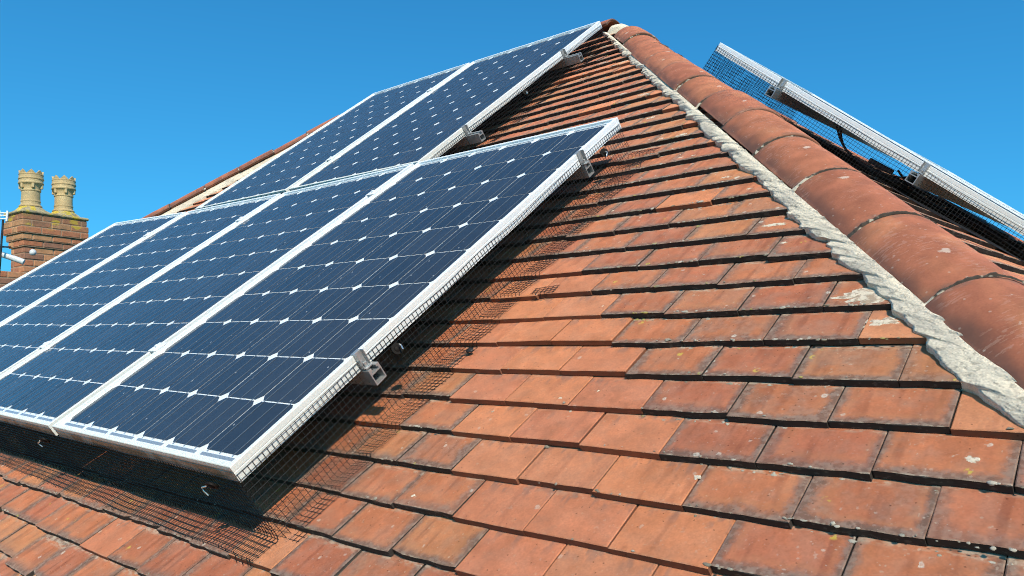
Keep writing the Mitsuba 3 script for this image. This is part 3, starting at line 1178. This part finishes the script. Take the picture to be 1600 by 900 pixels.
net(front_path, 2.35, .215, "black wire netting below the bottom edge of the lower panels", seed=2, wire=.00095)
net(drop_path(UPPER[0], "right", -.013, True, .006), PL_ - .01, .150, "black wire netting along the right edge of the upper row", seed=3)


def right_path(s, w):
    zt = RP_Z - .022 - RPT * s
    a = np.stack([np.full_like(s, RP_X - .003), RP_Y - s, zt], -1)
    h = zt
    t = np.clip(w / h, 0, 1)
    p = a.copy()
    p[..., 2] = a[..., 2] * (1 - t) + .004 * t
    ex = np.clip(w - h, 0, None)
    p[..., 0] -= ex + .02 * t
    return p


net(right_path, PL_, .21, "black wire netting hanging below the edge-on panel at right", fn=right, seed=4)


def right_top_path(s, w):
    p = np.stack([RP_X + s, np.full_like(s, RP_Y + .004), RP_Z - .016 - w], -1)
    return p


net(right_top_path, .95, .165, "black wire netting across the top end of the edge-on panel", fn=right, seed=5)


# offcut of netting lying on a tile
def offcut_path(s, w):
    c = np.array([.648, .312])
    ca, sa = math.cos(.16), math.sin(.16)
    u, vv = s - .033, w - .019
    x, y = c[0] + u * ca - vv * sa, c[1] + u * sa + vv * ca
    return np.stack([x, y, course_z(y) + .0045], -1)


net(offcut_path, .066, .039, "small offcut of black netting lying loose on an orange tile", name="mesh_offcut", group=None, seed=6)


# clips: black discs with bright bent wire hooks
def clip(p, axis, fn, label, hook, r=.014):
    t = thing("mesh_clip", label, "clip", "netting clips on the panel edges")
    m = trimesh.creation.cylinder(r, .004, sections=20)
    dome = trimesh.creation.icosphere(2, r * .55)
    dome.vertices *= [1, 1, .45]
    dome.apply_translation([0, 0, .002])
    s = Soup().add(m.vertices, m.faces).add(dome.vertices, dome.faces)
    z = np.asarray(axis, float)
    z /= np.linalg.norm(z)
    x = np.cross([0.2, .3, 1], z)
    x /= np.linalg.norm(x)
    R = np.stack([x, np.cross(z, x), z], 1)
    put("disc", s.mesh(lambda v: fn(v @ R.T + p)), "mat_disc", t, smooth=30)
    hk = np.array(hook, float) + p
    v, f = tube(hk, .0019, 8)
    put("hook", trimesh.Trimesh(fn(v), f, process=False), "mat_steel", t, smooth=True)


P4 = LOWER[0]
clip(at(P4, [PW / 2 + .018, -.375, -.045]), [.8, -.1, .45], front, "dark round clip under the right edge of the nearest panel, by the lower rail", [[.012, .004, .010], [.022, .000, .010], [.030, -.006, .004]])
clip(at(P4, [PW / 2 + .018, .66, -.045]), [.8, -.3, .45], front, "dark round clip near the top right corner of the nearest panel", [[.006, -.002, .004], [.018, -.010, .003], [.016, -.020, -.006]])
clip(at(UPPER[0], [PW / 2 + .014, -.02, -.043]), [.8, -.3, .45], front, "dark round clip halfway up the upper row's right edge", [[.006, -.002, .004], [.016, -.008, .003], [.016, -.014, -.004]])
clip(at(P4, [.38, -PL_ / 2 - .012, -.048]), [.1, -.8, -.3], front, "white hooked clip below the bottom edge of the nearest panel", [[.010, -.012, .012], [-.004, -.016, .010], [-.009, -.016, .000], [-.002, -.016, -.012]], r=.014)
clip(at(P4, [-.62, -PL_ / 2 - .012, -.048]), [.1, -.8, -.3], front, "white hooked clip below the bottom edge of the second panel", [[.012, -.012, .010], [-.004, -.016, .004], [-.006, -.016, -.002], [.006, -.016, -.010]], r=.014)
bl = trimesh.creation.icosphere(2, .008)
bl.vertices = bl.vertices * [1.5, 1, .5] + [.575, .062, .006]
bl.vertices += (meshkit.noise(bl.vertices * 300, 3)[:, None] - .5) * .003
put("debris_lump", placed(bl, front), "mat_black", smooth=True)
tag("debris_lump", "small black lump lying on the netting's flange below the lower rail", "debris")

# ------------------------------------------------------------------ cables under the right-hand panel
cabs = [
    ("black cable hanging in a loop under the edge-on panel", [[.02, 1.36, .13], [.0, 1.30, .07], [-.02, 1.22, .030], [-.01, 1.10, .022], [.03, 1.02, .045], [.06, .98, .09]], .0042),
    ("second black cable looping close beside the first", [[.05, 1.40, .14], [.03, 1.31, .06], [.01, 1.20, .020], [.02, 1.06, .015], [.07, .96, .06], [.10, .93, .10]], .0042),
    ("long black cable sagging along the tiles under the edge-on panel", [[.04, 1.05, .06], [.01, .92, .022], [.02, .80, .018], [.0, .66, .03], [.03, .52, .016], [.0, .40, .03], [.05, .3, .10]], .0042),
]
from scipy.interpolate import CubicSpline
for lb, pts, r_ in cabs:
    pts = np.array(pts)
    cs = CubicSpline(np.arange(len(pts)), pts)
    pp = cs(np.linspace(0, len(pts) - 1, 60))
    v, f = tube(pp, r_, 8)
    k = put("cable", trimesh.Trimesh(right(v), f, process=False), "mat_black", smooth=True)
    tag(k, lb, "cable", "cables under the right-hand panel")
con = bev_box(-.012, .012, -.05, .05, -.010, .010, .003)
con.apply_translation([.0, 1.10, .045])
put("cable_connector", placed(con, right), "mat_black")
tag("cable_connector", "black plug connector among the cables under the edge-on panel", "connector")

# ------------------------------------------------------------------ chimney
CH = thing("chimney_stack", "red brick chimney with yellow lichen behind the panels at far left", "chimney")
CC = np.array([-7.900, 1.416, 1.412])
DRr = np.array([-.2, .98, 0]) / math.hypot(.2, .98)
DLl = np.array([-.98, -.2, 0]) / math.hypot(.2, .98)
lean = rotvec(FWD * [1, 1, 0] / np.linalg.norm(FWD[:2]) * math.radians(-3.2))
CHB = np.stack([DRr, DLl, np.array([0, 0, 1.])], 1)


def chim(v):
    v = np.asarray(v, float) @ CHB.T
    return v @ lean.T + CC


CW, CD = .77, .40
H75 = .075


def course_bricks(z0, inset, k, x0=0., x1=CW, y1=CD):
    """Bricks of the two faces in view (y = 0 is the right-hand face, x = 0 the left one)."""
    a0, a1, b1 = x0 + inset, x1 - inset, y1 - inset
    L, Dp, j = .215, .1025, .010
    out = []
    if k % 2 == 0:
        a = a0
        while a < a1 - .01:
            e = min(a + L, a1)
            if a1 - e < .04:
                e = a1
            out.append((a, e, inset, inset + Dp))
            a = e + j
        b = inset + Dp + j
        while b < b1 - .01:
            e = min(b + (L if b > inset + .2 else Dp), b1)
            if b1 - e < .04:
                e = b1
            out.append((a0, a0 + Dp, b, e))
            b = e + j
    else:
        out.append((a0, a0 + Dp, inset, inset + L))
        a = a0 + Dp + j
        while a < a1 - .01:
            e = min(a + (L if (k // 2) % 2 else Dp + .11), a1)
            if a1 - e < .04:
                e = a1
            out.append((a, e, inset, inset + Dp))
            a = e + j
        b = inset + L + j
        while b < b1 - .01:
            e = min(b + L, b1)
            out.append((a0, a0 + Dp, b, e))
            b = e + j
    return [(p[0], p[1], p[2], p[3], z0 + .005, z0 + H75 - .005) for p in out]


bid = 0


def add_bricks(lst):
    global bid
    for (a, b, c, d, e, f) in lst:
        bid += 1
        g = random.gauss
        m = bev_box(a, b, c + g(0, .0012), d, e + g(0, .001), f + g(0, .001), .006)
        uv = np.full((len(m.vertices), 2), .5)
        uv[:, 0] = bid + .5
        put("brick", placed(m, chim), "mat_brick", CH, uv=uv)


core = Soup()
z = .150
for k, (z0, ins) in enumerate([(.150, .014), (.075, .0), (.0, .0), (-.075, .022), (-.150, .040)] + [(-.225 - .075 * i, .060) for i in range(4)]):
    add_bricks(course_bricks(z0, ins, k))
    core.add(box_v(ins + .006, CW - ins - .006, ins + .006, CD - ins, z0 - .0002 * k, z0 + H75 - .0002 * k), BOXF)
for i in range(6):                                    # the wider breast below the shoulder
    z0 = -.525 - .075 * i
    add_bricks(course_bricks(z0, .058, i + 1, x0=-.50, x1=CW, y1=.62))
core.add(box_v(-.50 + .064, CW - .064, .064, .62, -5.5, -.452), BOXF)
put("brick_joint", core.mesh(chim), "mat_brickmortar", CH)
cap = bev_box(-.004, CW + .004, -.004, CD + .004, .2265, .262, .012)
put("cap_slab", placed(cap, chim), "mat_flaunch", CH)
fl = Soup()


def flaunch(cx, cy):
    n, m = 40, 8
    V = []
    for i in range(m):
        t = i / (m - 1)
        an = np.arange(n) * 2 * np.pi / n
        sq = 1 / np.maximum(np.abs(np.cos(an)), np.abs(np.sin(an)))
        half = .185 * np.minimum(sq, 1.3)
        rad = half * (1 - t) + .105 * t
        zz = .258 + .085 * t ** 1.5 + (meshkit.noise(np.stack([np.cos(an) * 4 + cx * 9, np.sin(an) * 4, 0 * an + t * 3], -1), 2) - .5) * .014
        V.append(np.stack([cx + rad * np.cos(an), cy + rad * np.sin(an), zz], 1))
    V = np.vstack(V)
    i, j = np.meshgrid(np.arange(m - 1), np.arange(n), indexing="ij")
    F = np.stack([i * n + j, i * n + (j + 1) % n, (i + 1) * n + (j + 1) % n, (i + 1) * n + j], -1).reshape(-1, 4)
    fl.add(V, F)


POTS = [(.195, .20), (.575, .20)]
for c in POTS:
    flaunch(*c)
put("flaunching", fl.mesh(chim), "mat_flaunch", CH, smooth=40)

prof = [(.118, 0), (.118, .012), (.100, .030), (.098, .055), (.102, .060), (.102, .072), (.097, .078), (.095, .180), (.103, .186), (.104, .197), (.097, .203),
        (.099, .235), (.112, .258), (.126, .268), (.130, .276), (.130, .286), (.124, .292), (.123, .318), (.130, .324), (.131, .336), (.125, .342), (.124, .372), (.128, .378), (.126, .384), (.126, .386), (.106, .386), (.104, .30)]
crown = []


def pot(cx, cy, label):
    t = thing("chimney_pot", label, "chimney pot", "crown-topped chimney pots")
    v, q = lathe(prof, 48)
    body = Soup().add(v, q)
    put("shaft", body.mesh(lambda v_: chim(v_ + [cx, cy, .335])), "mat_pot", t, smooth=35)
    for i in range(8):
        a = i * 2 * np.pi / 8 + .3
        s = Soup()
        da = 2 * np.pi / 8 * .46
        pts = []
        for rr in (.106, .126):
            for (aa, zz) in ((-da, .385), (da, .385), (da * .45, .412), (0, .432), (-da * .45, .412)):
                pts.append([rr * math.cos(a + aa), rr * math.sin(a + aa), zz])
        h = trimesh.convex.convex_hull(np.array(pts))
        put("crown_point", placed(h, lambda v_: chim(v_ + [cx, cy, .335])), "mat_pot", t)
    for i in range(6):
        a = i * 2 * np.pi / 6 + .2
        lug = bev_box(.094, .128, -.014, .014, .215, .270, .006)
        R = rotvec([0, 0, a])
        put("lug", placed(lug, lambda v_: chim(v_ @ R.T + [cx, cy, .335])), "mat_pot", t)


pot(*POTS[0], "left one of the two buff clay chimney pots with a crown rim")
pot(*POTS[1], "right one of the two buff clay chimney pots with a crown rim")

# aerial mast, pipe end and small box beside the chimney
AX = np.array([-6.50, .93, 0])
mast = Soup()
dv_ = np.array([.55, .83, 0])
for p_, r_ in (([[-6.478, .868, .55], [-6.472, .862, 1.30]], .009),):
    v, f = tube(np.array(p_), r_, 8)
    mast.add(v, f)
AE = thing("tv_aerial", "slim white-headed aerial on a dark pole at the left edge", "aerial")
put("pole", mast.mesh(), "mat_black", AE, smooth=True)
head = Soup()
for (o, z0, z1) in ((-.036, 1.285, 1.385), (.036, 1.285, 1.385)):
    b_ = np.array([-6.468, .860, 0]) + np.array([.75, .66, 0]) * o
    v, f = tube([[b_[0], b_[1], z0], [b_[0], b_[1], z1]], .010, 8)
    head.add(v, f)
for z_ in (1.310, 1.340, 1.365):
    a_ = np.array([-6.468, .860, z_])
    v, f = tube([a_ - np.array([.75, .66, 0]) * .036, a_ + np.array([.75, .66, 0]) * .036], .006, 8)
    head.add(v, f)
put("head", head.mesh(), "mat_whitebox", AE, smooth=True)
arm = Soup()
v, f = tube([[-6.62, .82, 1.050], [-6.44, .93, 1.045]], .008, 8)
arm.add(v, f)
put("arm", arm.mesh(), "mat_black", AE, smooth=True)
n_ = 16
pp = np.array([[-6.60, .90, .985], [-6.52, .965, .955], [-6.455, 1.055, .915]])
v, f = tube(CubicSpline([0, 1, 2], pp)(np.linspace(0, 2, 12)), .027, 14)
put("drain_pipe", trimesh.Trimesh(v, f, process=False), "mat_pipe", smooth=40)
tag("drain_pipe", "stub of pale grey pipe beside the chimney at the left edge", "pipe")
bx = trimesh.creation.icosphere(2, .030)
bx.vertices = bx.vertices * [1, 1, 1.05] + [-6.56, 1.155, 1.03]
put("outlet_cowl", bx, "mat_pipe", smooth=True)
tag("outlet_cowl", "small round grey cowl on the brickwork of the chimney", "cowl")
